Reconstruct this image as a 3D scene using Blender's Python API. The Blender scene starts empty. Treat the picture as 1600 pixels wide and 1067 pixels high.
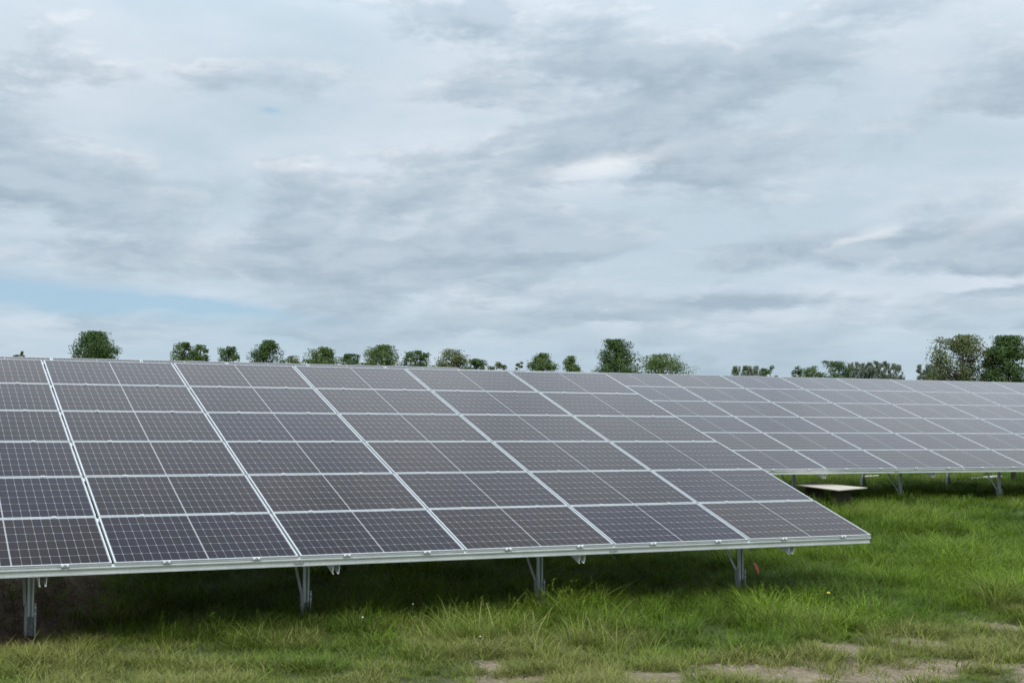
import bpy, math, random
import numpy as np
from mathutils import Vector, Matrix
random.seed(7); rng = np.random.default_rng(7)
R = math.radians
sc = bpy.context.scene
C = sc.collection

# ------------------------------------------------------------------ camera
FPX, PITCH, ROLL, YAW, CXO = 1963.47, 0.059854, 0.008149, 0.383107, -150.77
CAMZ = 2.15
cyw, syw = math.cos(YAW), math.sin(YAW)
FW = np.array([syw*math.cos(PITCH), cyw*math.cos(PITCH), math.sin(PITCH)])
R0 = np.array([cyw, -syw, 0.0]); U0 = np.cross(R0, FW)
RT = R0*math.cos(ROLL)+U0*math.sin(ROLL); UP = -R0*math.sin(ROLL)+U0*math.cos(ROLL)
cd = bpy.data.cameras.new('camera'); cam = bpy.data.objects.new('camera', cd); C.objects.link(cam)
cd.sensor_width = 36; cd.lens = FPX/1600*36; cd.shift_x = -CXO/1600; cd.clip_start = .1; cd.clip_end = 9000
cam.matrix_world = Matrix(((RT[0], UP[0], -FW[0], 0), (RT[1], UP[1], -FW[1], 0), (RT[2], UP[2], -FW[2], CAMZ), (0, 0, 0, 1)))
sc.camera = cam
sc.render.resolution_x = 1024; sc.render.resolution_y = 682

def ray(px, py):
    d = FW+RT*(px-800-CXO)/FPX-UP*(py-533.5)/FPX
    return d                                            # unit depth along the view axis
def project(P):
    P = np.asarray(P, float)-np.array([0, 0, CAMZ]); z = P@FW
    return 800+CXO+FPX*(P@RT)/z, 533.5-FPX*(P@UP)/z, z

# ------------------------------------------------------------------ node helpers
class NT:
    def __init__(s, tree): s.t = tree; s.n = tree.nodes; s.l = tree.links
    def new(s, typ, **kw):
        n = s.n.new(typ)
        for k, v in kw.items(): setattr(n, k, v)
        return n
    def put(s, sock, v):
        if isinstance(v, bpy.types.NodeSocket): s.l.new(v, sock)
        elif v is not None: sock.default_value = v
    def math(s, op, a, b=None, c=None, clamp=False):
        n = s.new('ShaderNodeMath', operation=op, use_clamp=clamp)
        for i, v in enumerate((a, b, c)): s.put(n.inputs[i], v)
        return n.outputs[0]
    def mix(s, f, a, b, blend='MIX'):
        n = s.new('ShaderNodeMix', data_type='RGBA', blend_type=blend)
        s.put(n.inputs[0], f)
        for i, v in ((6, a), (7, b)):
            s.put(n.inputs[i], (*v, 1) if isinstance(v, tuple) and len(v) == 3 else v)
        return n.outputs[2]
    def noise(s, vec, scale, detail=4, rough=.5, dist=0., dim='3D'):
        n = s.new('ShaderNodeTexNoise', noise_dimensions=dim)
        s.put(n.inputs['Vector'], vec); n.inputs['Scale'].default_value = scale
        n.inputs['Detail'].default_value = detail; n.inputs['Roughness'].default_value = rough
        n.inputs['Distortion'].default_value = dist
        return n.outputs[0]
    def ramp(s, v, lo, hi, a=0., b=1., smooth=True):
        n = s.new('ShaderNodeMapRange', interpolation_type='SMOOTHSTEP' if smooth else 'LINEAR')
        s.put(n.inputs[0], v)
        for i, q in enumerate((lo, hi, a, b)): n.inputs[1+i].default_value = q
        return n.outputs[0]

# ------------------------------------------------------------------ sky (stratocumulus over a Nishita sky)
SUN_EL, SUN_AZ = R(46), R(200)                      # azimuth clockwise from +Y (north): behind the camera
w = bpy.data.worlds.new('World'); sc.world = w; w.use_nodes = True
T = NT(w.node_tree); T.n.clear()
sky = T.new('ShaderNodeTexSky', sky_type='NISHITA', sun_disc=False)
sky.sun_elevation = SUN_EL; sky.sun_rotation = SUN_AZ; sky.dust_density = 1.5
gen = T.new('ShaderNodeTexCoord').outputs['Generated']
sep = T.new('ShaderNodeSeparateXYZ'); T.l.new(gen, sep.inputs[0])
X, Y, Z = sep.outputs
az = T.math('ARCTAN2', X, Y); el = T.math('ARCSINE', Z)
zc = T.math('MAXIMUM', Z, 0.0)
den = T.math('ADD', zc, .13)
cmb = T.new('ShaderNodeCombineXYZ')                 # direction cast on a flat cloud deck
T.put(cmb.inputs[0], T.math('DIVIDE', X, den)); T.put(cmb.inputs[1], T.math('DIVIDE', Y, den))
n1 = T.noise(cmb.outputs[0], 1.15, 5, .55)           # broad banks
c2 = T.new('ShaderNodeCombineXYZ'); T.put(c2.inputs[0], az)
T.put(c2.inputs[1], T.math('ADD', T.math('MULTIPLY', T.math('POWER', T.math('ADD', T.math('ABSOLUTE', el), .02), .72), 2.5), T.math('MULTIPLY', az, -.05)))
warp = T.new('ShaderNodeVectorMath', operation='MULTIPLY_ADD')
T.put(warp.inputs[0], T.math('SUBTRACT', n1, .5)); warp.inputs[1].default_value = (.09, .05, 0); T.l.new(c2.outputs[0], warp.inputs[2])
q2 = warp.outputs[0]
sh = T.new('ShaderNodeVectorMath', operation='ADD'); T.l.new(q2, sh.inputs[0]); sh.inputs[1].default_value = (.010, .034, 0)
n2 = T.noise(q2, 7.5, 8, .585, dim='2D'); n3 = T.noise(sh.outputs[0], 7.5, 8, .585, dim='2D')   # rolls, and the same a little higher
lit = T.math('SUBTRACT', n2, n3)                     # tops of the rolls catch light, their bases are grey
hz = T.math('MULTIPLY', T.math('SUBTRACT', n2, .5), .09); vt = T.math('MULTIPLY', T.math('SUBTRACT', n3, .5), .030)
azw = T.math('ADD', az, hz); elw = T.math('ADD', el, vt)
def blob(px, py, wx, wy, tilt=0.):
    """soft cloud-sized patch in the direction of a photo pixel; ragged edge from the roll noise"""
    d = ray(px, py); d = d/np.linalg.norm(d)
    a0, e0 = math.atan2(d[0], d[1]), math.asin(d[2])
    kx, ky = FPX/wx, FPX/wy
    u = T.math('MULTIPLY_ADD', azw, kx, -a0*kx)
    v = T.math('MULTIPLY_ADD', elw, ky, -e0*ky)
    if tilt: v = T.math('MULTIPLY_ADD', u, -tilt*wx/wy, v)
    q = T.math('MULTIPLY_ADD', u, u, T.math('MULTIPLY', v, v))
    return T.math('POWER', .37, q)
puff = T.math('ADD', n2, T.math('MULTIPLY_ADD', n1, .55, -.275))     # where the grey rolls lie
for (px, py, wx, wy, tl, amt) in [(980, 100, 200, 60, 0, .16), (890, 200, 100, 36, 0, .14), (1250, 190, 240, 55, .12, .10),
        (1165, 396, 120, 18, .05, .24), (1420, 380, 130, 24, .05, .22), (1140, 474, 120, 15, 0, .26), (1570, 392, 60, 22, .1, .2), (1545, 462, 80, 10, .1, .2),
        (950, 497, 110, 9, 0, .16), (900, 350, 110, 22, 0, .14), (330, 305, 200, 30, -.05, .12), (100, 390, 190, 26, -.05, .14), (560, 395, 200, 24, 0, .12),
        (1500, 260, 200, 40, .25, -.20), (300, 190, 300, 36, -.08, -.16), (150, 60, 420, 60, 0, -.10), (700, 195, 170, 34, 0, -.16), (960, 250, 100, 14, .16, -.22), (1330, 440, 260, 16, 0, -.16), (1110, 50, 130, 40, .3, -.12)]:
    puff = T.math('MULTIPLY_ADD', blob(px, py, wx, wy, tl), amt, puff)
puff = T.math('SUBTRACT', puff, T.ramp(el, .17, .30, 0., .075))       # thinner overhead
dens = T.ramp(puff, .38, .62)
grey = T.mix(T.ramp(lit, -.16, .16), (.365, .462, .555), (.510, .604, .695))     # bases darker than tops
bright = T.mix(T.ramp(n1, .35, .65), (.540, .655, .750), (.690, .772, .858))
cloud = T.mix(T.math('MULTIPLY', dens, .92), bright, grey)
seam = T.math('MULTIPLY', T.ramp(lit, .02, .20), T.math('MULTIPLY', dens, T.math('SUBTRACT', 1., dens)))
seam = T.math('MULTIPLY', T.math('MULTIPLY', seam, T.ramp(n1, .38, .60, .35, 1.)), T.ramp(el, .03, .11, 0., 3.2))
for (px, py, wx, wy, tl, amt) in [(960, 248, 95, 10, .16, 1.0), (1345, 370, 40, 8, .35, .8), (470, 265, 50, 5, 0, .5), (1550, 345, 60, 14, .3, .4)]:
    seam = T.math('MULTIPLY_ADD', blob(px, py, wx, wy, tl), amt, seam)
cloud = T.mix(T.math('MULTIPLY', seam, .75, clamp=True), cloud, (.86, .90, .94))
# nearer the horizon the deck blurs into even grey-blue air
cloud = T.mix(T.ramp(el, .0, .12, .60, 0.), cloud, (.440, .582, .680))
# an overcast deck is brighter overhead
gain = T.ramp(Z, .24, .70, 8.1, 21.5)
vm = T.new('ShaderNodeVectorMath', operation='SCALE'); T.l.new(cloud, vm.inputs[0]); T.l.new(gain, vm.inputs['Scale'])
gap = T.math('MULTIPLY_ADD', blob(60, 462, 300, 24, -.10), 1.25, T.math('MULTIPLY', blob(330, 482, 200, 12, -.05), .8))
gap = T.math('MULTIPLY_ADD', blob(412, 170, 20, 7), .7, gap, clamp=True)
blue = T.mix(.80, sky.outputs[0], (2.95, 4.55, 6.0))
col = T.mix(T.math('MULTIPLY', gap, .9), vm.outputs[0], blue)
bg = T.new('ShaderNodeBackground'); T.l.new(col, bg.inputs[0]); bg.inputs[1].default_value = .1
w.cycles.sampling_method = 'MANUAL'; w.cycles.sample_map_resolution = 256
wo = T.new('ShaderNodeOutputWorld'); T.l.new(bg.outputs[0], wo.inputs[0])

sd = bpy.data.lights.new('sun', 'SUN'); sun = bpy.data.objects.new('sun', sd); C.objects.link(sun)
sd.energy = 1.5; sd.angle = R(16); sd.color = (1, .96, .9)
sdir = Vector((math.sin(SUN_AZ)*math.cos(SUN_EL), math.cos(SUN_AZ)*math.cos(SUN_EL), math.sin(SUN_EL)))
sun.rotation_euler = sdir.to_track_quat('Z', 'Y').to_euler(); sun.location = (0, -10, 30)
vs = sc.view_settings; vs.view_transform = 'Standard'; vs.look = 'None'; vs.exposure = .3; vs.gamma = 1; vs.use_curve_mapping = False

# ------------------------------------------------------------------ materials
def mat(name):
    m = bpy.data.materials.new(name); m.use_nodes = True
    t = NT(m.node_tree); b = m.node_tree.nodes['Principled BSDF']
    return m, t, b
def metal(name, c0, c1, metallic, rough, scale=40, bump=0.):
    m, t, b = mat(name)
    o = t.new('ShaderNodeTexCoord').outputs['Object']
    n = t.noise(o, scale, 5, .65); n2 = t.noise(o, 3.1, 4, .6)
    f = t.math('ADD', t.math('MULTIPLY', t.ramp(n, .3, .7), .5), t.math('MULTIPLY', t.ramp(n2, .3, .7), .5))
    t.put(b.inputs['Base Color'], t.mix(f, c0, c1)); b.inputs['Metallic'].default_value = metallic
    t.put(b.inputs['Roughness'], t.ramp(n, .2, .8, rough-.08, rough+.1))
    return m
M = {}
M['frame'] = metal('anodised_aluminium', (.45, .47, .48), (.57, .585, .595), .35, .42)
M['galv'] = metal('galvanised_steel', (.58, .61, .61), (.75, .77, .76), .25, .5)
M['pile'] = metal('weathered_galvanised_steel', (.30, .325, .335), (.47, .50, .50), .3, .58)
M['bolt'] = metal('bright_zinc', (.66, .67, .66), (.8, .8, .8), .4, .35)

m, t, b = mat('solar_cell'); M['cell'] = m                     # dark silicon behind textured glass
inf = t.new('ShaderNodeObjectInfo')
isl = t.new('ShaderNodeNewGeometry').outputs['Random Per Island']
modr = t.new('ShaderNodeSeparateColor'); t.l.new(inf.outputs['Color'], modr.inputs[0])
c = t.mix(modr.outputs[0], (.0130, .0108, .0115), (.0072, .0080, .0175))       # one batch brownish, another bluish
cr = t.math('FRACT', t.math('ADD', isl, t.math('MULTIPLY', inf.outputs['Random'], modr.outputs[1])))
c = t.mix(t.ramp(cr, .70, 1., 0, .40), c, (.0075, .009, .022))
c = t.mix(t.ramp(cr, .0, .2, .30, 0), c, (.016, .011, .008))
def coated_glass(t, b, c, m, k=4.25):
    """dark laminate under anti-reflex glass: little mirror when faced, much at grazing angles"""
    dust = t.noise(t.new('ShaderNodeTexCoord').outputs['Object'], 2.3, 3, .6)
    t.put(b.inputs['Base Color'], c); b.inputs['Roughness'].default_value = .9; b.inputs['Specular IOR Level'].default_value = 0.
    gl = t.new('ShaderNodeBsdfGlossy'); t.put(gl.inputs['Roughness'], t.ramp(dust, .3, .7, .10, .17)); gl.inputs['Color'].default_value = (1, .925, .905, 1)
    fr = t.new('ShaderNodeFresnel'); fr.inputs['IOR'].default_value = 1.30
    fac = t.math('MULTIPLY', t.math('POWER', fr.outputs[0], 1.9), k, clamp=True)
    mx = t.new('ShaderNodeMixShader'); t.put(mx.inputs[0], fac); t.l.new(b.outputs[0], mx.inputs[1]); t.l.new(gl.outputs[0], mx.inputs[2])
    t.l.new(mx.outputs[0], m.node_tree.nodes['Material Output'].inputs[0])
coated_glass(t, b, c, m)
m, t, b = mat('white_backsheet'); M['back'] = m
coated_glass(t, b, (.255, .255, .26, 1), m)

def plain(name, col, rough=.8, var=.25, scale=6):
    m, t, b = mat(name)
    n = t.noise(t.new('ShaderNodeTexCoord').outputs['Object'], scale, 6, .65)
    d = tuple(x*(1-var) for x in col); l = tuple(min(1, x*(1+var)) for x in col)
    t.put(b.inputs['Base Color'], t.mix(t.ramp(n, .25, .75), d, l)); b.inputs['Roughness'].default_value = rough
    return m
M['red'] = plain('red_tape', (.80, .13, .08), .5, .1)
M['ply'] = plain('weathered_plywood', (.40, .35, .28), .85, .18, 3)
M['wood'] = plain('dark_timber', (.07, .055, .04), .9, .3, 8)
M['sheet'] = plain('pale_board', (.46, .43, .36), .8, .15)
M['pale_green'] = plain('pale_green_mark', (.45, .56, .38), .6, .3, 20)
M['yellow'] = plain('yellow_petals', (.8, .58, .03), .6, .1)
M['white'] = plain('white_seedhead', (.75, .75, .7), .8, .05)
M['stem'] = plain('green_stem', (.07, .12, .03), .7, .2)
M['bark'] = plain('bark', (.075, .06, .045), .9, .3, 2)

# ------------------------------------------------------------------ mesh helpers
def box(V, F, x0, x1, y0, y1, z0, z1):
    i = len(V)
    V += [(x0, y0, z0), (x1, y0, z0), (x1, y1, z0), (x0, y1, z0), (x0, y0, z1), (x1, y0, z1), (x1, y1, z1), (x0, y1, z1)]
    F += [(i, i+3, i+2, i+1), (i+4, i+5, i+6, i+7), (i, i+1, i+5, i+4), (i+1, i+2, i+6, i+5), (i+2, i+3, i+7, i+6), (i+3, i, i+4, i+7)]
def mesh(name, V, F, m):
    me = bpy.data.meshes.new(name); me.from_pydata([tuple(v) for v in V], [], F); me.update()
    if m: me.materials.append(m)
    return me
def obj(name, me, parent=None, loc=(0, 0, 0), rot=(0, 0, 0)):
    o = bpy.data.objects.new(name, me); C.objects.link(o); o.parent = parent
    o.location = loc; o.rotation_euler = rot
    return o
def tag(o, label=None, cat=None, group=None, kind=None):
    for k, v in (('label', label), ('category', cat), ('group', group), ('kind', kind)):
        if v: o[k] = v
    return o
def tube(V, F, P, rad, n=6):
    """tapered tube through the points P"""
    base = len(V); P = [Vector(p) for p in P]
    for k, p in enumerate(P):
        d = (P[min(k+1, len(P)-1)]-P[max(k-1, 0)]).normalized()
        a = d.orthogonal().normalized(); b_ = d.cross(a)
        for j in range(n):
            q = 2*math.pi*j/n
            V.append(tuple(p+(a*math.cos(q)+b_*math.sin(q))*rad[k]))
    for k in range(len(P)-1):
        for j in range(n):
            F.append((base+k*n+j, base+k*n+(j+1) % n, base+(k+1)*n+(j+1) % n, base+(k+1)*n+j))
    F.append(tuple(base+j for j in range(n))[::-1]); F.append(tuple(base+(len(P)-1)*n+j for j in range(n)))

# ------------------------------------------------------------------ ground
def smooth(a, b, x):
    t_ = np.clip((np.asarray(x, float)-a)/(b-a), 0, 1); return t_*t_*(3-2*t_)
def gh(x, y):
    x = np.asarray(x, float); y = np.asarray(y, float)
    h = .43*smooth(13.2, 20.6, y)
    near = smooth(60, 35, np.hypot(x-8, y-14))
    return h+near*(.022*np.sin(1.7*x+.6*y)+.018*np.sin(2.9*y-1.1*x+1)+.012*np.sin(4.7*x+2.3)*np.cos(3.9*y))
def ground_at(px, py, it=12):
    """where the view ray of a photo pixel meets the ground"""
    d = ray(px, py); z = 0.
    for _ in range(it):
        k = (z-CAMZ)/d[2]; p = d*k; z = float(gh(p[0], p[1]))
    return np.array([p[0], p[1], z])
# value noise for fields
_g = rng.random((128, 128))
def vnoise(x, y):
    x = np.asarray(x, float); y = np.asarray(y, float)
    xi = np.floor(x).astype(int); yi = np.floor(y).astype(int); fx = x-xi; fy = y-yi
    fx = fx*fx*(3-2*fx); fy = fy*fy*(3-2*fy)
    g = lambda a, b_: _g[a % 128, b_ % 128]
    return (g(xi, yi)*(1-fx)+g(xi+1, yi)*fx)*(1-fy)+(g(xi, yi+1)*(1-fx)+g(xi+1, yi+1)*fx)*fy
def fbm(x, y):
    return .5*vnoise(x, y)+.28*vnoise(2.1*x+9, 2.1*y+4)+.15*vnoise(4.3*x+3, 4.3*y+7)+.07*vnoise(9*x, 9*y)
# bare places of the vehicle track and the dug soil under the array
SOIL = []
for (px, py, wpx, dep, s) in [(1318, 1011, 40, .16, 1.), (1455, 1006, 45, .15, 1.), (1568, 981, 34, .16, .9), (1235, 1056, 75, .17, 1.), (1395, 1056, 95, .20, 1.),
        (1520, 1040, 110, .10, .75), (775, 1040, 30, .12, .8), (790, 1062, 60, .10, .9), (990, 1064, 90, .08, .6), (1130, 1040, 60, .10, .55), (1290, 1034, 60, .08, .6),
        (545, 1068, 60, .06, .4), (1600, 1010, 80, .10, .6)]:
    p = ground_at(px, py); dist = p@FW if False else np.linalg.norm(p-np.array([0, 0, CAMZ]))
    SOIL.append((p[0], p[1], wpx*dist/FPX*1.1, dep*1.15, s*.92))
def soil(x, y):
    """0 grass .. 1 bare"""
    x = np.asarray(x, float); y = np.asarray(y, float)
    s = np.zeros_like(x)
    wx = x+.35*(fbm(x*2.2, y*2.2)-.5); wy = y+.35*(fbm(x*2.2+40, y*2.2+17)-.5)
    for (cx, cy, a, b_, st) in SOIL:
        dx = wx-cx; dy = wy-cy
        u = dx*RT[0]+dy*RT[1]; v = dx*FW[0]+dy*FW[1]
        s = np.maximum(s, st*np.exp(-((u/a)**2+(v/(b_*1.9))**2)**1.5))
    # the whole worn strip at the lower right is thin turf
    px_, py_, _ = project(np.stack([x, y, np.zeros_like(x)], -1))
    worn = smooth(1000, 1060, py_)*smooth(650, 1150, px_)*(y > 3)*(y < 14)*(x < 16)
    return np.maximum(s, worn*(.10+.75*smooth(.42, .62, fbm(x*1.6+30, y*3.2))))
def dug(x, y):
    """brown soil and dead straw beneath the near array, towards its left end"""
    x = np.asarray(x, float); y = np.asarray(y, float)
    n = fbm(x*1.3+5, y*1.3+11)
    edge = 1.75+.25*(y-12.3)+1.6*(n-.5)
    return smooth(.35, -.25, x-edge)*smooth(11.75, 12.1, y+.8*(n-.5))*smooth(20, 18, y)

def axis(core0, core1, step, far, grow=1.35):
    a = list(np.arange(core0, core1+1e-6, step)); s = step
    lo, hi = core0, core1
    while hi < far: s *= grow; hi += s; a.append(hi)
    s = step
    while lo > -far: s *= grow; lo -= s; a.insert(0, lo)
    return np.array(a)
ax = axis(-3, 27, .11, 3500); ay = axis(5.5, 33, .11, 3500)
GX, GY = np.meshgrid(ax, ay); GZ = gh(GX, GY)
so = np.clip(soil(GX, GY), 0, 1); du = dug(GX, GY)
GZ = GZ-.02*so+.02*du*(fbm(GX*5, GY*5)-.5)*2
V = np.stack([GX.ravel(), GY.ravel(), GZ.ravel()], 1)
nx, ny = len(ax), len(ay)
I = np.arange(nx*ny).reshape(ny, nx)
Fq = np.stack([I[:-1, :-1].ravel(), I[:-1, 1:].ravel(), I[1:, 1:].ravel(), I[1:, :-1].ravel()], 1)
me = bpy.data.meshes.new('ground'); me.vertices.add(len(V)); me.vertices.foreach_set('co', V.ravel())
me.loops.add(Fq.size); me.loops.foreach_set('vertex_index', Fq.ravel().astype(np.int32))
me.polygons.add(len(Fq)); me.polygons.foreach_set('loop_start', np.arange(0, Fq.size, 4, dtype=np.int32))
me.update(calc_edges=True); me.validate()
me.polygons.foreach_set('use_smooth', np.ones(len(Fq), bool))
for nm, arr in (('bare', so), ('dug', du)):
    at = me.attributes.new(nm, 'FLOAT', 'POINT'); at.data.foreach_set('value', arr.ravel().astype(np.float32))
m, t, b = mat('meadow_ground'); me.materials.append(m)
pos = t.new('ShaderNodeTexCoord').outputs['Object']
nA = t.noise(pos, 1.7, 6, .6); nB = t.noise(pos, 19, 6, .7); nC = t.noise(pos, 75, 4, .7)
turf = t.mix(t.ramp(nA, .3, .7), (.045, .065, .018), (.075, .082, .028))
turf = t.mix(t.ramp(nB, .45, .75, 0, .6), turf, (.115, .10, .055))
earth = t.mix(t.ramp(nB, .3, .7), (.20, .147, .098), (.37, .295, .21))
earth = t.mix(t.ramp(nC, .52, .70, 0, .85), earth, (.085, .068, .048))
earth = t.mix(t.ramp(nA, .35, .65, 0, .55), earth, (.13, .112, .062))
dk = t.mix(t.ramp(nB, .3, .7), (.085, .060, .040), (.23, .165, .105))
dk = t.mix(t.ramp(nC, .6, .75, 0, .7), dk, (.24, .19, .13))
bare = t.new('ShaderNodeAttribute', attribute_name='bare').outputs['Fac']
dugA = t.new('ShaderNodeAttribute', attribute_name='dug').outputs['Fac']
bf = t.ramp(t.math('ADD', bare, t.math('MULTIPLY', t.math('SUBTRACT', nB, .5), .9)), .18, .6)
c = t.mix(bf, turf, earth); c = t.mix(dugA, c, dk)
t.put(b.inputs['Base Color'], c); b.inputs['Roughness'].default_value = .95; b.inputs['Specular IOR Level'].default_value = .15
bp = t.new('ShaderNodeBump'); bp.inputs['Strength'].default_value = .9; bp.inputs['Distance'].default_value = .03
t.put(bp.inputs['Height'], t.math('ADD', nB, t.math('MULTIPLY', nC, .5))); t.l.new(bp.outputs[0], b.inputs['Normal'])
tag(obj('ground', me), 'grassy field with worn earth along a track', None, None, 'structure')

# ------------------------------------------------------------------ solar arrays
PW, PH, PXP, PYP = 1.76, 1.04, 1.785, 1.06          # panel size and pitch
FR, TH = .011, .035
def frame_mesh():
    V, F = [], []
    box(V, F, 0, PW, 0, FR, -TH, 0); box(V, F, 0, PW, PH-FR, PH, -TH, 0)
    box(V, F, 0, FR, FR, PH-FR, -TH, 0); box(V, F, PW-FR, PW, FR, PH-FR, -TH, 0)
    box(V, F, .004, PW-.004, -.003, 0, -.0235, -.0195)            # groove bead along the lower face
    box(V, F, FR, PW-FR, FR, .03, -TH, -TH+.002)                  # inner flange
    return mesh('panel_frame', V, F, M['frame'])
def back_mesh():
    V, F = [], []; box(V, F, FR, PW-FR, FR, PH-FR, -.009, -.0045)
    return mesh('backsheet', V, F, M['back'])
MX, MY, MID, GAPX, GAPY, CH = .018, .017, .011, .0026, .0042, .008
CPX = (PW-2*MX-MID)/20; CPY = (PH-2*MY)/6
def cell_geo(V, F, x, y):
    x0, x1, y0, y1 = x+GAPX/2, x+CPX-GAPX/2, y+GAPY/2, y+CPY-GAPY/2
    o = [(x0+CH, y0), (x1-CH, y0), (x1, y0+CH), (x1, y1-CH), (x1-CH, y1), (x0+CH, y1), (x0, y1-CH), (x0, y0+CH)]
    i = len(V)
    V += [(a, c_, -.0042) for a, c_ in o]+[(a, c_, -.0046) for a, c_ in o]
    F.append(tuple(range(i, i+8)))
    for k in range(8): F.append((i+k, i+8+k, i+8+(k+1) % 8, i+(k+1) % 8))
def cell_xy(i, j): return MX+i*CPX+(MID if i >= 10 else 0), MY+j*CPY
def cells_mesh(cols=range(20)):
    V, F = [], []
    for i in cols:
        for j in range(6): cell_geo(V, F, *cell_xy(i, j))
    return mesh('solar_cells', V, F, M['cell'])
ME_F, ME_B, ME_C, ME_CL = frame_mesh(), back_mesh(), cells_mesh(), cells_mesh(range(10))
V, F = [], []; cell_geo(V, F, 0, 0); ME_1 = mesh('solar_cell', V, F, M['cell'])
# clamps: a pressed plate with two bolt heads
V, F = [], []
box(V, F, -.032, .032, -.011, .005, .0005, .0025); box(V, F, -.040, .040, -.014, -.011, -.024, .0025)
ME_K = mesh('end_clamp', V, F, M['frame'])
V, F = [], []
tube(V, F, [(0, -.014, -.010), (0, -.026, -.010)], [.012, .010], 8)
ME_KB = mesh('bolt', V, F, M['bolt'])
V, F = [], []
box(V, F, -.022, .022, -.027, .007, .0008, .003); tube(V, F, [(0, -.010, .004), (0, -.010, .010)], [.008, .007], 8)
ME_MK = mesh('mid_clamp', V, F, M['frame'])
def purlin_mesh(L, front):
    V, F = [], []
    z0 = -TH-.0008
    if front:
        box(V, F, 0, L, -.012, .05, z0-.004, z0); box(V, F, 0, L, -.001, .003, z0-.066, z0-.004)
        box(V, F, 0, L, -.013, .05, z0-.071, z0-.066); box(V, F, 0, L, -.013, -.010, z0-.066, z0-.059)
        box(V, F, 0, L, -.012, -.009, z0-.012, z0-.004)
    else:
        box(V, F, 0, L, -.045, .035, z0-.003, z0); box(V, F, 0, L, -.002, .002, z0-.064, z0-.003)
        box(V, F, 0, L, -.045, .035, z0-.069, z0-.064)
    return mesh('purlin', V, F, M['galv'])
ME_P1, ME_P0 = purlin_mesh(2*PXP-.006, True), purlin_mesh(2*PXP-.006, False)
V, F = [], []; z0 = -TH-.0008
box(V, F, -.05, .05, -.005, -.001, z0-.055, z0-.016)
for q in (-.03, .03): tube(V, F, [(q, -.005, z0-.036), (q, -.012, z0-.036)], [.009, .008], 6)
ME_SP = mesh('splice_plate', V, F, M['pile'])
V, F = [], []; zr = -TH-.073; RW, RD, S0, S1 = .034, .105, .004, 6.28
box(V, F, -RW, RW, S0, S1, zr-.004, zr); box(V, F, -RW, -RW+.004, S0, S1, zr-RD, zr-.004); box(V, F, RW-.004, RW, S0, S1, zr-RD, zr-.004)
box(V, F, -RW+.004, -RW+.016, S0, S1, zr-RD, zr-RD+.003); box(V, F, RW-.016, RW-.004, S0, S1, zr-RD, zr-RD+.003)
ME_R = mesh('rafter', V, F, M['galv'])
def cpost(w_, d_, z0, z1, th, m):
    V, F = [], []
    box(V, F, -w_/2, w_/2, d_/2-th, d_/2, z0, z1)
    for s in (-1, 1):
        x0, x1 = sorted((s*w_/2, s*(w_/2-th)))
        box(V, F, x0, x1, -d_/2, d_/2-th, z0, z1)
        x0, x1 = sorted((s*(w_/2-th), s*(w_/2-.018)))
        box(V, F, x0, x1, -d_/2, -d_/2+th, z0, z1)
    return mesh('post', V, F, m)

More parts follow.
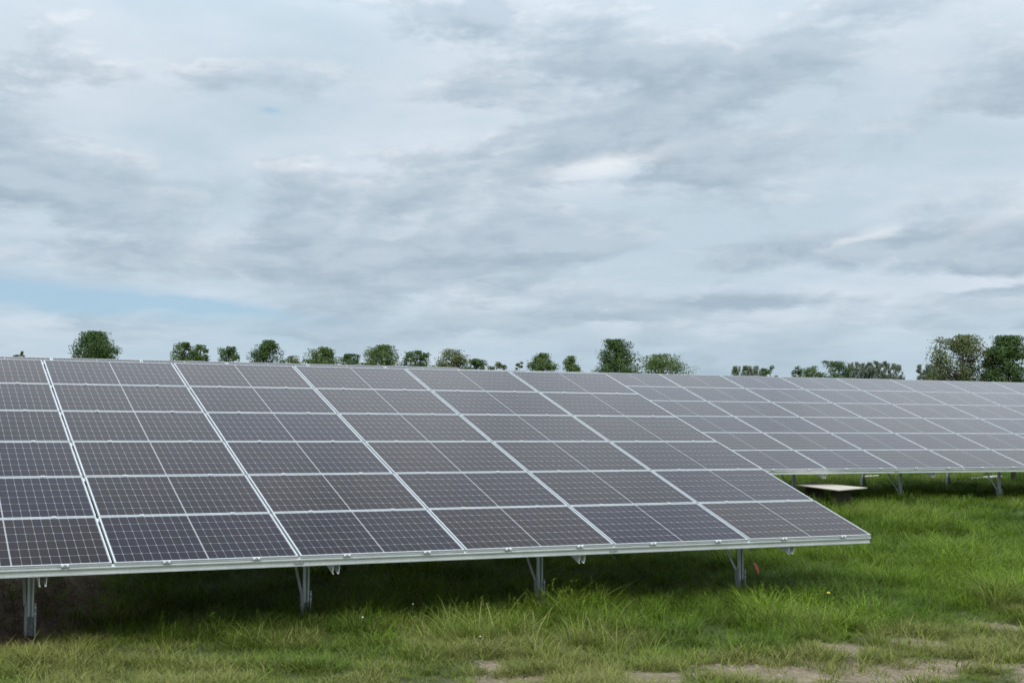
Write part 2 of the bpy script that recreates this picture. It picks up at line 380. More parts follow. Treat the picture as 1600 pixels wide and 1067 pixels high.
def solar_array(label, loc, yaw, tilt, zlow, cols, legs, split_cells=False, mids=False, sleeve=.31, name='solar_array', joint0=0):
    """columns c run from local x = c*PXP; low edge at local y = 0, height zlow over the base"""
    root = bpy.data.objects.new(name, None); C.objects.link(root); root.empty_display_size = .5
    root.location = loc; root.rotation_euler = (0, 0, yaw); tag(root, label, 'solar array')
    ct, st = math.cos(tilt), math.sin(tilt)
    at = lambda x, s, z=0.: (x, s*ct-z*st, zlow+s*st+z*ct)
    rot = (tilt, 0, 0)
    for c_ in cols:
        for r in range(6):
            jx, js = random.uniform(-.003, .003), random.uniform(-.003, .003)
            p = obj('solar_panel', ME_F, root, at(c_*PXP+.0125+jx, r*PYP+js, random.uniform(0, .0015)),
                    (tilt+random.uniform(-.0012, .0012), random.uniform(-.0008, .0008), random.uniform(-.0006, .0006)))
            obj('backsheet', ME_B, p)
            mr = (random.betavariate(.9, 1.3), 0., 0., 1.)
            if split_cells and (c_, r) in ((-6, 0), (-5, 0), (-5, 1)):
                i0 = 10 if c_ == -6 else 0
                if i0:
                    o = tag(obj('solar_cells', ME_CL, p), kind='stuff'); o.color = mr
                for i in range(i0, 20):
                    for j in range(6):
                        x, y = cell_xy(i, j); o = obj('solar_cell', ME_1, p, (x, y, 0)); o.color = (mr[0], 1., 0., 1.)
            else:
                o = tag(obj('solar_cells', ME_C, p), kind='stuff'); o.color = mr
            if r == 0:
                for q in (.27, .76):
                    k = obj('clamp', ME_K, root, at(c_*PXP+.0125+PW*q, 0, .002), rot)
                    for e in (-.024, .024): obj('bolt', ME_KB, k, (e, 0, 0))
            elif mids:
                for q in (.24, .77): obj('clamp', ME_MK, root, at(c_*PXP+.0125+PW*q, r*PYP, .003), rot)
    c0, c1 = min(cols), max(cols)+1
    js = [c for c in range(c0, c1+1) if (c-joint0) % 2 == 0]
    st_ = js[0] if js[0] == c0 else js[0]-2
    c_ = st_
    while c_ < c1:
        n = min(c_+2, c1)-max(c_, c0)
        sx = n/2
        for r in range(7):
            o = obj('purlin', ME_P1 if r == 0 else ME_P0, root, at(max(c_, c0)*PXP+.003, [r*PYP-.01, 0.003, 6*PYP-.05][1 if r == 0 else 2 if r == 6 else 0], -.0008), rot)
            if n == 1: o.scale = (.5, 1, 1)
        if c_ > c0: obj('splice_plate', ME_SP, root, at(c_*PXP, .001, -.0008), rot)
        c_ += 2
    for x in legs:
        obj('rafter', ME_R, root, at(x, 0, -.0015), rot)
        for s, bs, dirn in ((1.02, 1.85, 1), (5.55, 4.5, -1)):
            top = zlow+s*st+(zr-RD)*ct+.06
            y = s*ct-(zr-.05)*st
            gz = -.45
            pm = PILE.setdefault('pile', cpost(.105, .075, gz-.2, sleeve, .006, M['pile']))
            dz = 0 if dirn > 0 else GDZ
            pile = obj('pile', pm, root, (x, y, dz))
            key = 'post%.3f' % top
            if key not in PILE: PILE[key] = cpost(.058, .045, sleeve-.12, top-dz, .004, M['galv'])
            obj('post', PILE[key], root, (x, y-.004, dz))
            V, F = [], []
            ye = bs*ct-(zr-RD)*st; ze = zlow+bs*st+(zr-RD)*ct+.03; zs = sleeve+dz-.03
            ys = y+.02*dirn
            key = 'brace%.3f%.3f' % (top, bs)
            if key not in PILE:
                d = Vector((0, ye-ys, ze-zs)); L = d.length
                box(V, F, -.004, .0, 0, L, -.018, .018); box(V, F, -.03, -.004, 0, L, .014, .018)
                PILE[key] = (mesh('brace', V, F, M['galv']), math.atan2(d.z, d.y))
            bm_, an = PILE[key]
            obj('brace', bm_, root, (x-.034, ys, zs), (an, 0, 0))
            bk = 'bolt'
            if bk not in PILE:
                V, F = [], []
                tube(V, F, [(.04, -.0385, 0), (.04, -.050, 0)], [.011, .010], 6)
                PILE[bk] = mesh('bolt', V, F, M['bolt'])
            if dirn > 0:
                for zz in (-.03, -.09): obj('bolt', PILE[bk], pile, (0, 0, sleeve+zz))
    return root
GDZ = 0.; PILE = {}
ANG_F, TIL_F, TIL_B = .0176968, .336348, .329
GDZ = .17; PILE = {}
front = solar_array('near solar array whose right end corner juts out over the grass', (10.7184, 11.9754, 0), ANG_F, TIL_F, CAMZ-1.3573,
                    range(-8, 0), [-1.14-2.8*k for k in range(5)], True, True, .31, joint0=0)
# a small pale green patch on the pile nearest the left edge
pl = min((o for o in front.children if o.name.startswith('pile')), key=lambda o: abs(o.location.x+9.54)+abs(o.location.y-1)*.3)
V, F = [], []; box(V, F, .035, .0515, -.0405, -.0385, .06, .125)
obj('pale_mark', mesh('pale_mark', V, F, M['pale_green']), pl)
GDZ = .02; PILE = {}
BG = .42
right = solar_array('far solar array behind, its front beam and legs in view', (16.9188, 20.1346, BG), 0, TIL_B, CAMZ-.9573-BG,
                    range(-3, 8), [2.8*k for k in range(-1, 5)], False, False, .25, joint0=1)
left = solar_array('far solar array showing only a thin strip above the near array top', (16.9188, 20.1346, BG), 0, TIL_B, CAMZ-.9573-BG+.035,
                   range(-11, -3), [2.8*k-.3 for k in range(-6, -1)], False, False, .25, joint0=1)

# ------------------------------------------------------------------ boards, flag, post and flowers
def at_depth(px, py, d): return np.array([0, 0, CAMZ])+ray(px, py)*d
def on_height(px, py, z):
    d = ray(px, py); return np.array([0, 0, CAMZ])+d*((z-CAMZ)/d[2])
zb = .87
q = [on_height(*p, zb) for p in ((1243, 757), (1272, 753.5), (1355, 761.5), (1310, 765.5))]
cen = sum(q)/4; gz = float(gh(cen[0], cen[1]))
rt = bpy.data.objects.new('board_stack', None); C.objects.link(rt); rt.location = (cen[0], cen[1], gz)
tag(rt, 'pale plywood sheet lying on timber bearers under the far array', 'board')
V = [tuple(Vector(p-cen)+Vector((0, 0, zb-gz))) for p in q]+[tuple(Vector(p-cen)+Vector((0, 0, zb-gz-.016))) for p in q]
F = [(3, 2, 1, 0), (4, 5, 6, 7)]+[(k, (k+1) % 4, 4+(k+1) % 4, 4+k) for k in range(4)]
obj('sheet', mesh('sheet', V, F, M['ply']), rt)
L = Vector(q[2]-q[1]); an = math.atan2(L.y, L.x); Wd = Vector(q[2]-q[3]).length
V, F = [], []; box(V, F, -.04, .04, -Wd*.14, Wd*.14, -.03, zb-gz-.0165)
mb = mesh('bearer', V, F, M['wood'])
for k in (-.26*L.length, .24*L.length):
    obj('bearer', mb, rt, (math.cos(an)*k, math.sin(an)*k, 0), (0, 0, an))
def slab(px, py, L_, W_, ang, label, name='pale_board', h=.03):
    p = ground_at(px, py)
    V, F = [], []; box(V, F, -L_/2, L_/2, -W_/2, W_/2, 0, h)
    o = obj(name, mesh(name, V, F, M['sheet']), None, (p[0], p[1], p[2]+.06), (R(3), R(-5), ang)); tag(o, label, 'board')
    V, F = [], []; box(V, F, -.03, .03, -W_*.4, W_*.4, -.16, -.001); obj('batten', mesh('batten', V, F, M['wood']), o, (-L_*.3, 0, 0)); obj('batten', bpy.data.meshes['batten'], o, (L_*.3, 0, 0))
slab(1540, 750.5, .9, .35, -.35, 'long pale offcut board on the grass behind the far array legs')
slab(1361, 747.5, .42, .25, -.9, 'small pale offcut board behind the leaning brace of the far array')
# dark post beyond the far array
p = ground_at(1584, 753)
rt = bpy.data.objects.new('wooden_post', None); C.objects.link(rt); rt.location = p; tag(rt, 'dark timber post standing in grass behind the far array', 'post')
V, F = [], []; box(V, F, -.055, .055, -.055, .055, -.3, 1.15); obj('shaft', mesh('shaft', V, F, M['wood']), rt, (0, 0, 0), (0, 0, .4))
V, F = [], []; i = 0
V += [(-.06, -.06, 1.152), (.06, -.06, 1.152), (.06, .06, 1.152), (-.06, .06, 1.152), (0, 0, 1.21)]; F += [(3, 2, 1, 0), (0, 1, 4), (1, 2, 4), (2, 3, 4), (3, 0, 4)]
obj('cap', mesh('cap', V, F, M['wood']), rt, (0, 0, 0), (0, 0, .4))
# red marker flag by the rightmost near leg
p = ground_at(1186, 920)
rt = bpy.data.objects.new('marker_flag', None); C.objects.link(rt); rt.location = p; tag(rt, 'small red tape flag in the grass beside the near array leg', 'flag')
d = np.linalg.norm(p-np.array([0, 0, CAMZ])); top = Vector(at_depth(1178, 879, p@FW-CAMZ*FW[2])-p)
V, F = [], []; tube(V, F, [(0, 0, -.1), tuple(top*.5+Vector((.01, 0, 0))), tuple(top)], [.004, .004, .003], 5)
obj('stake', mesh('stake', V, F, M['wood']), rt)
V, F = [], []
rr = Vector(RT); uu = Vector((0, 0, 1)); ff = Vector(FW)
path = [(0, 0, .0), (.025, -.035, .012), (.045, -.085, -.008), (.062, -.125, .006)]
for k, (a, c_, e) in enumerate(path):
    wv = (.012, .022, .024, .010)[k]
    for s, th in ((-1, 0), (1, 0), (1, .002), (-1, .002)):
        V.append(tuple(top+rr*(a+s*wv*.75)+uu*(c_+s*wv*.35)+ff*(e+th+.012*s)))
for k in range(3):
    for j in range(4): F.append((k*4+j, k*4+(j+1) % 4, k*4+4+(j+1) % 4, k*4+4+j))
F += [(3, 2, 1, 0), (12, 13, 14, 15)]
obj('tape', mesh('tape', V, F, M['red']), rt)

# ------------------------------------------------------------------ grass
def grass_mat(name, trans=.35):
    m, t, b = mat(name)
    tint = t.new('ShaderNodeAttribute', attribute_name='tint', attribute_type='INSTANCER').outputs['Color']
    isl = t.new('ShaderNodeNewGeometry').outputs['Random Per Island']
    c = t.mix(t.ramp(isl, .0, 1., .72, 1.32, False), (0., 0., 0.), tint)
    n = t.new('ShaderNodeMix', data_type='RGBA', clamp_factor=False); t.put(n.inputs[0], t.ramp(isl, .0, 1., .65, 1.35, False))
    n.inputs[6].default_value = (0, 0, 0, 1); t.put(n.inputs[7], tint); c = n.outputs[2]
    c = t.mix(t.ramp(isl, .86, .95, 0, .7), c, (.20, .17, .085))         # a few dead blades
    t.put(b.inputs['Base Color'], c); b.inputs['Roughness'].default_value = .6; b.inputs['Specular IOR Level'].default_value = .14
    tr = t.new('ShaderNodeBsdfTranslucent'); t.put(tr.inputs[0], c)
    mx = t.new('ShaderNodeMixShader'); mx.inputs[0].default_value = trans
    t.l.new(b.outputs[0], mx.inputs[1]); t.l.new(tr.outputs[0], mx.inputs[2])
    t.l.new(mx.outputs[0], m.node_tree.nodes['Material Output'].inputs[0])
    return m
M['grass'] = grass_mat('grass_blade')
def blade(V, F, x, y, h, wd, lean, ang, curl, seg=3, droop=0.):
    ca, sa = math.cos(ang), math.sin(ang); i = len(V)
    tw = random.uniform(-.8, .8)
    for k in range(seg+1):
        f = k/seg
        r = lean*f+curl*f*f; z = h*(f-droop*f*f*f)
        wk = wd*(1-f**1.6)*.5
        a2 = ang+math.pi/2+tw*f
        px_, py_ = x+ca*r, y+sa*r
        if k == seg: V.append((px_, py_, z))
        else: V += [(px_-math.cos(a2)*wk, py_-math.sin(a2)*wk, z), (px_+math.cos(a2)*wk, py_+math.sin(a2)*wk, z)]
    for k in range(seg-1): F.append((i+2*k, i+2*k+1, i+2*k+3, i+2*k+2))
    F.append((i+2*seg-2, i+2*seg-1, i+2*seg))
def tuft(name, n, rad, h0, h1, wd, spread, curl, seeds=0):
    V, F = [], []
    bias = random.uniform(0, 6.28)
    for _ in range(n):
        a = random.uniform(0, 6.283); r = rad*math.sqrt(random.random())
        h = random.uniform(h0, h1)
        ang = a+random.gauss(0, .8) if random.random() < .6 else bias+random.gauss(0, .7)
        blade(V, F, math.cos(a)*r, math.sin(a)*r, h, wd*random.uniform(.7, 1.35), h*random.uniform(.05, spread), ang, h*random.uniform(.1, curl), 4 if h > .2 else 3, random.uniform(.05, .5))
    for _ in range(seeds):                           # flowering stems with feathery heads
        a = random.uniform(0, 6.283); r = rad*.7*random.random(); h = h1*random.uniform(.75, 1.); ang = random.uniform(0, 6.28)
        x, y = math.cos(a)*r, math.sin(a)*r; ln = h*random.uniform(.05, .3)
        blade(V, F, x, y, h, .0028, ln, ang, 0, 2)
        for k in range(9):
            f = .72+.28*k/9; blade(V, F, x+math.cos(ang)*ln*f, y+math.sin(ang)*ln*f, .001, .004, .022, random.uniform(0, 6.28), .0, 2)
            for q in range(-4, 0): pass
            nv = 5; 
            for q in range(nv): V[-1-q] = (V[-1-q][0], V[-1-q][1], V[-1-q][2]+h*f+(nv-q)*.002)
    return mesh(name, V, F, M['grass'])
def weed(name, n, size):
    V, F = [], []
    for _ in range(n):
        a = random.uniform(0, 6.283); e = random.uniform(.2, 1.2); L_ = size*random.uniform(.6, 1.2); wv = L_*random.uniform(.22, .36)
        d = Vector((math.cos(a)*math.cos(e), math.sin(a)*math.cos(e), math.sin(e))); s = Vector((-math.sin(a), math.cos(a), 0))
        o = Vector((random.gauss(0, .04), random.gauss(0, .04), .01)); i = len(V); dr = Vector((0, 0, -L_*.25))
        P = [o, o+d*L_*.4+s*wv, o+d*L_*.4-s*wv, o+d*L_*.75+s*wv*.7+dr*.5, o+d*L_*.75-s*wv*.7+dr*.5, o+d*L_+dr]
        V += [tuple(p) for p in P]; F += [(i, i+1, i+2), (i+1, i+3, i+4, i+2), (i+3, i+5, i+4)]
    return mesh(name, V, F, M['grass'])
KINDS = {'tall': [tuft('tall_tuft', 30, .10, .10, .34, .0075, .75, 1.2, 0) for _ in range(5)]+[tuft('tall_tuft', 24, .11, .12, .32, .006, .6, .9, 3) for _ in range(2)],
         'mid': [tuft('mid_tuft', 28, .09, .06, .22, .0075, .6, .9) for _ in range(5)]+[tuft('mid_tuft', 26, .10, .08, .2, .005, .5, .6, 3) for _ in range(2)],
         'short': [tuft('short_tuft', 30, .10, .03, .12, .0065, 1., 1.1) for _ in range(6)],
         'weed': [weed('weed', 16, .12) for _ in range(3)]}
def scatter(name, label, kinds, P, rot, scale, idx, tint):
    """one object: points that carry tufts through geometry nodes"""
    me = bpy.data.meshes.new(name); me.from_pydata(P.tolist(), [], [])
    for nm, ty, dat in (('rot', 'FLOAT_VECTOR', rot), ('scl', 'FLOAT', scale), ('pick', 'INT', idx)):
        a = me.attributes.new(nm, ty, 'POINT'); a.data.foreach_set('vector' if ty == 'FLOAT_VECTOR' else 'value', np.ascontiguousarray(dat, dtype=np.int32 if ty == 'INT' else np.float32).ravel())
    a = me.attributes.new('tint', 'FLOAT_COLOR', 'POINT'); a.data.foreach_set('color', np.c_[tint, np.ones(len(tint))].astype(np.float32).ravel())
    o = obj(name, me); tag(o, label, 'grass', None, 'stuff')
    col_ = bpy.data.collections.new(name+'_kinds')
    for i, k in enumerate(kinds):
        ob = bpy.data.objects.new('%s_%02d' % (name, i), k); col_.objects.link(ob)
    g = bpy.data.node_groups.new(name, 'GeometryNodeTree')
    g.interface.new_socket('Geometry', in_out='INPUT', socket_type='NodeSocketGeometry'); g.interface.new_socket('Geometry', in_out='OUTPUT', socket_type='NodeSocketGeometry')
    N = g.nodes; gi, go = N.new('NodeGroupInput'), N.new('NodeGroupOutput')
    ci = N.new('GeometryNodeCollectionInfo'); ci.inputs['Collection'].default_value = col_
    ci.inputs['Separate Children'].default_value = True; ci.inputs['Reset Children'].default_value = True
    ip = N.new('GeometryNodeInstanceOnPoints'); ip.inputs['Pick Instance'].default_value = True
    def na(nm, ty):
        n = N.new('GeometryNodeInputNamedAttribute'); n.data_type = ty; n.inputs[0].default_value = nm
        return next(s for s in n.outputs if s.enabled and s.name == 'Attribute')
    g.links.new(gi.outputs[0], ip.inputs['Points']); g.links.new(ci.outputs[0], ip.inputs['Instance'])
    e2r = N.new('FunctionNodeEulerToRotation'); g.links.new(na('rot', 'FLOAT_VECTOR'), e2r.inputs[0]); g.links.new(e2r.outputs[0], ip.inputs['Rotation'])
    g.links.new(na('scl', 'FLOAT'), ip.inputs['Scale']); g.links.new(na('pick', 'INT'), ip.inputs['Instance Index'])
    g.links.new(ip.outputs[0], go.inputs[0])
    md = o.modifiers.new('scatter', 'NODES'); md.node_group = g
    return o
def field(n):
    x = rng.uniform(-4, 34, n); y = rng.uniform(6, 36, n); z = gh(x, y)
    P = np.c_[x, y, z]; px, py, dz_ = project(P)
    keep = (dz_ > 3) & (px > -260) & (px < 1860) & (py < 1180)
    hid = (y > 21.5) & (x < 15)                          # never seen behind the near array
    return P[keep & ~hid], px[keep & ~hid], py[keep & ~hid]
P, px, py = field(270000)
x, y = P[:, 0], P[:, 1]
n_l = fbm(x*.55, y*.55); n_m = fbm(x*1.4+20, y*1.4); n_s = fbm(x*4+3, y*4+8)
line = np.interp(px, [-300, 0, 300, 520, 800, 1000, 1150, 1300, 1450, 1600, 1900], [988, 988, 985, 988, 1000, 1000, 995, 992, 975, 952, 930])
short_w = smooth(-22, 26, py-line+90*(n_m-.5))           # 1 = worn strip beside the track
so = soil(x, y); du = dug(x, y)
dry = np.clip(short_w*(.20+.8*smooth(.40, .66, n_l))+smooth(.48, .66, n_l)*.55*smooth(860, 780, py)+.5*smooth(.5, .7, n_m)*short_w, 0, 1)
rnd = rng.random(len(x))
brd = np.exp(-((x-cen[0])**2+(y-cen[1]+1.)**2)/1.6)
tall_p = (1-short_w)*smooth(.32, .52, n_m+.22*smooth(16.5, 13, y)*smooth(1000, 700, px)+.12*smooth(15.5, 12.5, y)+.22*np.exp(-((y-12.1)/.7)**2)+.03)*smooth(19.3, 17.2, y)
kind = np.full(len(x), -1)
area_d = 330000/(38*30.)                                  # candidates per square metre (about 290)
kind = np.where(rnd < tall_p*.30, 0, np.where(rnd < tall_p*.30+(1-short_w)*.30, 1, np.where(rnd < .30*tall_p+.30*(1-short_w)+short_w*.62, 2, -1)))
kind[rng.random(len(x)) < .94*smooth(.16, .62, so+.6*(n_s-.5))] = -1
kind[(rng.random(len(x)) < .45*brd)] = 0
kind[rng.random(len(x)) < du*.97] = -1
far = np.clip((y-17)/12, 0, .6); kind[rng.random(len(x)) < far] = -1
under = smooth(12.6, 14.5, y-0*x)*(x < 10.6)*(y < 18.5)
kind[(rng.random(len(x)) < under*.25)] = -1
wd_ = (rng.random(len(x)) < .012*(1-short_w)*(n_s > .5)) & (kind >= 0); kind[wd_] = 3
green = np.array([.080, .150, .009]); lush = np.array([.148, .240, .012]); straw = np.array([.35, .295, .12]); olive = np.array([.172, .202, .040]); deep = np.array([.038, .082, .010])
g1 = smooth(.35, .62, n_l)[:, None]; g2 = rng.random(len(x))[:, None]
tint = green*(1-g1)+lush*g1
tint = tint*(1-.45*g2)+(.45*g2)*deep
dd = np.clip(dry+rng.normal(0, .14, len(x)), 0, 1)[:, None]
tint = tint*np.clip(rng.normal(1.05, .30, (len(x), 1)), .45, 1.8)
tint = tint*(1-dd)+dd*(olive*(1-.5*g2)+.5*g2*straw)
names = [('tall', 'tall_grass', 'long lush grass growing around and under the solar arrays', 1.), ('mid', 'meadow_grass', 'knee-low meadow grass filling the ground between the arrays', 1.),
         ('short', 'trodden_grass', 'short yellowish trodden grass along the earth track', 1.), ('weed', 'weeds', 'broad leaved weeds dotted through the grass', 1.)]
for ki, (kk, nm, lb, s0) in enumerate(names):
    s = kind == ki
    if not s.any(): continue
    n = int(s.sum())
    rot = np.c_[rng.normal(0, .10, n), rng.normal(0, .10, n), rng.uniform(0, 6.283, n)]
    hs = .40+1.15*smooth(.25, .75, .45*n_m[s]+.55*fbm(x[s]*2.6+50, y[s]*2.6))+rng.normal(0, .12, n)
    if ki == 0: hs *= .72+.35*smooth(.4, .6, n_l[s])
    scatter(nm, lb, KINDS[kk], P[s]-np.array([0, 0, .008]), rot, np.clip(hs, .35, 1.6), rng.integers(0, len(KINDS[kk]), n), tint[s])
    print(nm, n)
# dead straw on the dug soil
s = (rng.random(len(x)) < du*.10)
n = int(s.sum())
scatter('straw_litter', 'dead straw and roots on the brown soil under the near array', KINDS['short'], P[s]-np.array([0, 0, .005]),
        np.c_[rng.normal(0, .5, n), rng.normal(0, .5, n), rng.uniform(0, 6.283, n)], rng.uniform(.6, 1.3, n), rng.integers(0, 6, n),
        np.array([.13, .095, .06])*rng.uniform(.5, 1.7, (n, 1)))
# stones and clods on the bare track
V, F = [], []
for k in range(420):
    cx, cy, a, b_, st = SOIL[k % len(SOIL)]
    u, v = random.gauss(0, .6)*a, random.gauss(0, .8)*b_
    x_, y_ = cx+u*RT[0]+v*FW[0], cy+u*RT[1]+v*FW[1]; r = random.choice((.006, .008, .012, .018, .025))
    z_ = float(gh(x_, y_))-.018; i = len(V)
    for j in range(6):
        q = j*1.047; V.append((x_+math.cos(q)*r*random.uniform(.7, 1.2), y_+math.sin(q)*r*random.uniform(.7, 1.2), z_-.01))
    for j in range(6):
        q = j*1.047; V.append((x_+math.cos(q)*r*random.uniform(.4, .7), y_+math.sin(q)*r*random.uniform(.4, .7), z_+r*random.uniform(.5, .8)))
    for j in range(6): F.append((i+j, i+(j+1) % 6, i+6+(j+1) % 6, i+6+j))
    F.append(tuple(range(i+6, i+12)))
tag(obj('track_stones', mesh('track_stones', V, F, plain('clod', (.27, .225, .18), .95, .35, 9))), 'small stones and clods strewn on the bare track', 'stones', None, 'stuff')

def flower(px, py, h, m, label, r=.018):
    p = ground_at(px, py)
    o = bpy.data.objects.new('wild_flower', None); C.objects.link(o); o.location = p; tag(o, label, 'flower', 'wild flowers in the grass')
    V, F = [], []; tube(V, F, [(0, 0, -.03), (.01, .005, h*.6), (.015, 0, h)], [.003, .0025, .002], 5); obj('stem', mesh('stem', V, F, M['stem']), o)
    V, F = [], []
    for k in range(26):
        a = k*2.4; e = math.asin(1-2*(k+.5)/26); d = Vector((math.cos(a)*math.cos(e), math.sin(a)*math.cos(e), math.sin(e)*.8)); s = d.orthogonal().normalized(); i = len(V); c_ = Vector((.015, 0, h))
        V += [tuple(c_), tuple(c_+d*r+s*r*.3), tuple(c_+d*r*1.15), tuple(c_+d*r-s*r*.3)]; F.append((i, i+1, i+2, i+3))
    obj('flower_head', mesh('flower_head', V, F, m), o)
flower(1293, 962, .26, M['yellow'], 'yellow flower head in the lush grass right of the near array', .016)
flower(564, 1000, .22, M['white'], 'white seedhead just right of the second near leg', .008)
flower(643, 980, .24, M['white'], 'pale seedhead in the shaded grass before the third near leg', .007)
flower(748, 1022, .16, M['white'], 'white flower low in the grass near the bottom middle', .007)

# ------------------------------------------------------------------ trees
def leaf_mat(name, a, b_, trans=.25):
    m, t, b = mat(name)
    isl = t.new('ShaderNodeNewGeometry').outputs['Random Per Island']
    n = t.noise(t.new('ShaderNodeTexCoord').outputs['Object'], .9, 3, .5)
    c = t.mix(t.ramp(t.math('ADD', t.math('MULTIPLY', isl, .4), t.math('MULTIPLY', n, .7)), .25, .85), a, b_)
    t.put(b.inputs['Base Color'], c); b.inputs['Roughness'].default_value = .6; b.inputs['Specular IOR Level'].default_value = .25
    tr = t.new('ShaderNodeBsdfTranslucent'); t.put(tr.inputs[0], c); mx = t.new('ShaderNodeMixShader'); mx.inputs[0].default_value = trans
    t.l.new(b.outputs[0], mx.inputs[1]); t.l.new(tr.outputs[0], mx.inputs[2]); t.l.new(mx.outputs[0], m.node_tree.nodes['Material Output'].inputs[0])
    return m
LM = {'dark': leaf_mat('dark_leaves', (.032, .066, .016), (.080, .135, .032)), 'green': leaf_mat('green_leaves', (.045, .084, .018), (.112, .165, .040)),
      'olive': leaf_mat('olive_leaves', (.062, .082, .024), (.145, .162, .054)), 'grey': leaf_mat('grey_green_leaves', (.125, .155, .105), (.23, .265, .18))}
def tree(name, label, px, top, wpx, base_y, d, leaf, n=3600, ls=.15, shape=2.2, sparse=0., lean=0., group='trees along the horizon', cat='tree', slim=False):
    """px centre, top pixel, crown width in pixels where it meets the array edge (pixel row base_y), depth d in metres"""
    n *= 3; ls *= .55; shape = min(shape, 2.1) if not slim else shape
    T_ = at_depth(px, top, d); B_ = at_depth(px, base_y+(24 if not slim else 0), d)
    gz = float(gh(B_[0], B_[1])); root = bpy.data.objects.new(name, None); C.objects.link(root)
    root.location = (B_[0], B_[1], gz); tag(root, label, cat, group)
    zt = T_[2]-gz; zc = B_[2]-gz; rw = wpx/2*d/FPX*(1.12 if not slim else 1.); zl = max(.8, min(zc-.5, zt*.16))
    rs = random.Random(int(px*7+top)); tw = [rs.uniform(0, 6.28) for _ in range(6)]
    def radius(z, a):
        f = (z-zc)/(zt-zc) if z > zc else (zc-z)/(zc-zl)
        r = max(0., 1-abs(f)**shape)**(1/shape if z > zc else .6)
        return rw*r*(1+.20*math.sin(2*a+tw[0]+f)+.16*math.sin(3*a+tw[1]+2.2*f)+.12*math.sin(5*a+tw[2]-3*f))
    # limbs reach clump centres spread through the crown
    clumps = []
    nc = max(20, int(n/95))
    for _ in range(nc):
        z = zc-.30*(zc-zl)+(zt-zc+.30*(zc-zl))*rs.random()**.8 if rs.random() < .8 else zl+(zc-zl)*rs.random(); a = rs.uniform(0, 6.283); rr_ = radius(z, a)*(.25+.75*math.sqrt(rs.random()))
        if rs.random() < .16 and not slim: rr_ *= 1.22; z += .10*(zt-zc)*rs.random()*(z > zc)
        clumps.append(Vector((math.cos(a)*rr_+lean*(z-zl), math.sin(a)*rr_, z)))
    V, F = [], []
    tr = .035*rw+.010*zt+.03
    tube(V, F, [(0, 0, -.3), (.02*zt*tw[0]/6, 0, zl), (lean*zc*.5, .02*zt*tw[1]/6, zc*.75), (lean*(zt-zl)*.8, 0, zt*.9)], [tr*1.3, tr, tr*.6, tr*.12], 7)
    for c_ in clumps[::2]:
        z0_ = max(zl*.7, c_.z-.35*math.hypot(c_.x, c_.y)-.25*rs.random()*zt*.3)
        st_ = Vector((lean*z0_*.5, 0, min(z0_, c_.z))); md = st_.lerp(c_, .55)+Vector((0, 0, -.06*rw))
        tube(V, F, [tuple(st_), tuple(md), tuple(c_)], [tr*.32, tr*.16, tr*.05], 4)
    obj('trunk', mesh('trunk', V, F, M['bark']), root)
    cen_ = np.array([tuple(c_) for c_ in clumps]); r2 = np.random.default_rng(int(px*3+top))
    cs = .37*rw*(1-.35*sparse)
    k = r2.integers(0, nc, n); Pc = cen_[k]+np.clip(r2.normal(0, 1, (n, 3)), -1.15, 1.15)*cs*np.array([.55, .55, .42 if not slim else .9])*r2.uniform(.6, 1.15, (nc, 1))[k]
    Pc[:, 2] = np.minimum(Pc[:, 2], zt+.10*rw*r2.random(n))
    nr = (Pc-cen_[k])/cs*1.3+np.array([0, 0, .35])+.55*r2.normal(size=(n, 3))+.5*np.c_[Pc[:, :2]/rw, np.zeros(n)]   # leaves face out of their bough
    nr /= np.linalg.norm(nr, axis=1)[:, None]
    u = np.cross(nr, r2.normal(size=(n, 3))); u /= np.linalg.norm(u, axis=1)[:, None]; v = np.cross(nr, u)
    s_ = (ls*r2.uniform(.55, 1.3, n))[:, None]
    VV = np.concatenate([Pc-u*s_, Pc+v*s_*.48, Pc+u*s_, Pc-v*s_*.48], 0)
    I_ = np.arange(n); FF = np.stack([I_, I_+n, I_+2*n, I_+3*n], 1)
    obj('crown', mesh('crown', VV.tolist(), FF.tolist(), LM[leaf]), root)
    return root
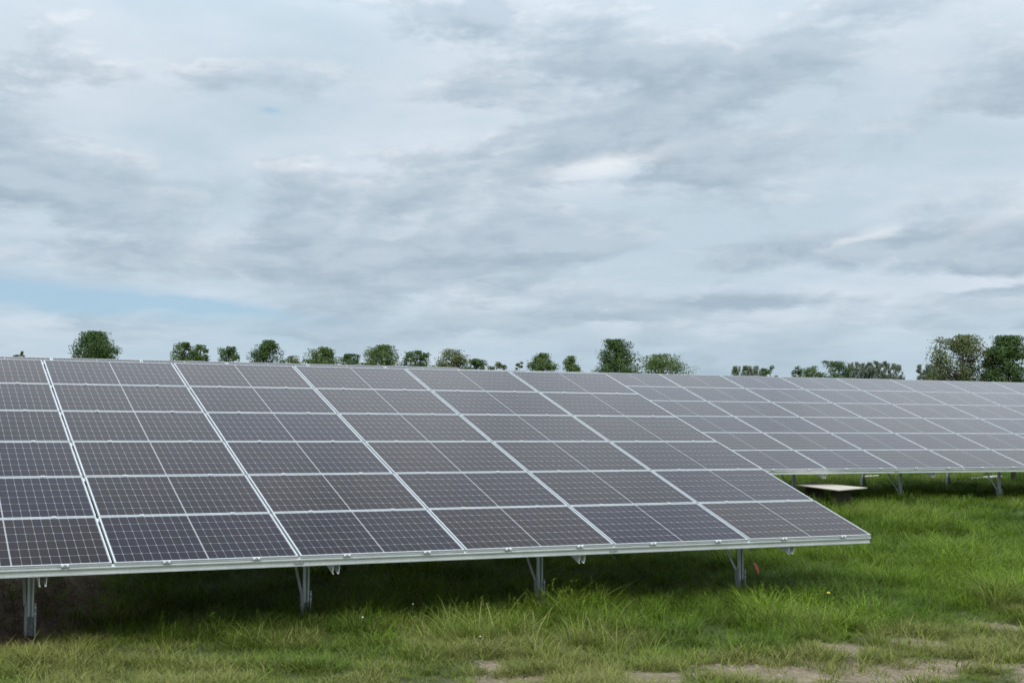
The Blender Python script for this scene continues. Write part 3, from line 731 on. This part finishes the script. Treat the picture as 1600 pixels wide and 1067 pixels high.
TR = [  # px, top, width, array-edge row, depth, leaf, label, kwargs
 (32, 547, 22, 556, 120, 'olive', 'tiny thin treetop peeping over the far left strip of panels', dict(n=800, sparse=.3, ls=.12)),
 (147, 521, 66, 556, 105, 'dark', 'dense round dark green tree alone at the far left', dict(n=7000, shape=2.6)),
 (288, 537, 40, 563, 108, 'green', 'left half of the pair of spiky green trees left of centre', dict(n=2600)),
 (313, 540, 34, 564, 110, 'green', 'right half of the pair of spiky green trees left of centre', dict(n=2200, sparse=.3)),
 (357, 544, 44, 566, 108, 'dark', 'small flat-topped dark tree between the spiky pair and a pointed tree', dict(n=2600, shape=3.)),
 (417, 534, 54, 568, 112, 'dark', 'pointed dark tree with a low olive bush at its right foot', dict(n=4200, shape=1.7)),
 (457, 557, 38, 569, 116, 'olive', 'low olive bush at the right foot of the pointed dark tree', dict(n=1500)),
 (504, 545, 52, 571, 110, 'green', 'rounded green tree, third crown from the left of the middle group', dict(n=3600)),
 (547, 555, 42, 572, 118, 'dark', 'low dark bush filling the dip between two rounded green trees', dict(n=2000)),
 (596, 542, 62, 574, 108, 'green', 'broad bright green tree, widest of the middle group', dict(n=4600)),
 (652, 550, 44, 575, 106, 'dark', 'small compact dark tree right of the broad bright green one', dict(n=3200)),
 (706, 548, 54, 576, 110, 'olive', 'domed olive tree with a dark bush on its right', dict(n=4200, shape=2.8)),
 (742, 561, 36, 577, 108, 'dark', 'low dark bush on the right of the domed olive tree', dict(n=1500)),
 (775, 567, 34, 578, 116, 'olive', 'thin scrubby bush barely above the panels in the gap', dict(n=1200, sparse=.3)),
 (812, 563, 18, 579, 116, 'olive', 'nearly bare twiggy sapling left of a rounded green tree', dict(n=420, sparse=.5)),
 (847, 554, 46, 580, 110, 'green', 'rounded green tree beside the nearly bare sapling', dict(n=3000)),
 (892, 558, 42, 581, 114, 'green', 'small pointed bush left of the tall central tree', dict(n=1700, shape=1.3)),
 (963, 533, 62, 583, 104, 'dark', 'tallest tree of the middle, above the right end of near array', dict(n=5600, shape=1.9)),
 (1036, 557, 86, 584, 112, 'green', 'low wide spreading bush right of the tall central tree', dict(n=4200, shape=2.)),
 (1204, 570, 26, 587, 130, 'dark', 'small crooked dark tree at the right end of the grey clump', dict(n=700, sparse=.4)),
 (1243, 573, 28, 588, 128, 'dark', 'small ragged dark bush standing alone in the sky gap', dict(n=700, sparse=.4)),
 (1270, 571, 36, 589, 124, 'green', 'green bush left of a darker one before the long grey tree row', dict(n=1800)),
 (1304, 566, 46, 590, 122, 'dark', 'dark bush at the left end of the long grey tree row', dict(n=2600)),
 (1506, 527, 92, 594, 88, 'olive', 'large airy olive tree beside the darkest tree at right', dict(n=5200, sparse=.35, shape=2.1)),
 (1577, 528, 72, 596, 86, 'dark', 'large dense darkest tree at the right edge', dict(n=8500, shape=2.5)),
]
for (px_, top, wp, by, d, lf, lb, kw) in TR:
    tree('bushy_tree', lb, px_, top, wp, by, d, lf, **kw)
POP = [(1147+i*8.6, 572+abs(i-2.5)*.9+random.uniform(-1.5, 1.5), 'the short grey clump') for i in range(6)] + \
      [(1330+i*9.4, 567+(i > 6)*2.5*(i-6)+random.uniform(-1.5, 1.5), 'the long grey row') for i in range(9)] + \
      [(1438+i*9.5, 569+random.uniform(-1.2, 1.2), 'the grey group beside the olive tree') for i in range(4)]
cnt = {}
ordn = ['first', 'second', 'third', 'fourth', 'fifth', 'sixth', 'seventh', 'eighth', 'ninth']
for (px_, top, g) in POP:
    i = cnt.get(g, 0); cnt[g] = i+1
    tree('poplar_tree', '%s slim pale poplar from left in %s' % (ordn[i], g), px_+random.uniform(-2, 2), top+random.uniform(-1.5, 2), 16, top+26, 230+8*random.random(), 'grey', n=1900, ls=.20, shape=1.9, slim=True, group='poplars on the horizon')
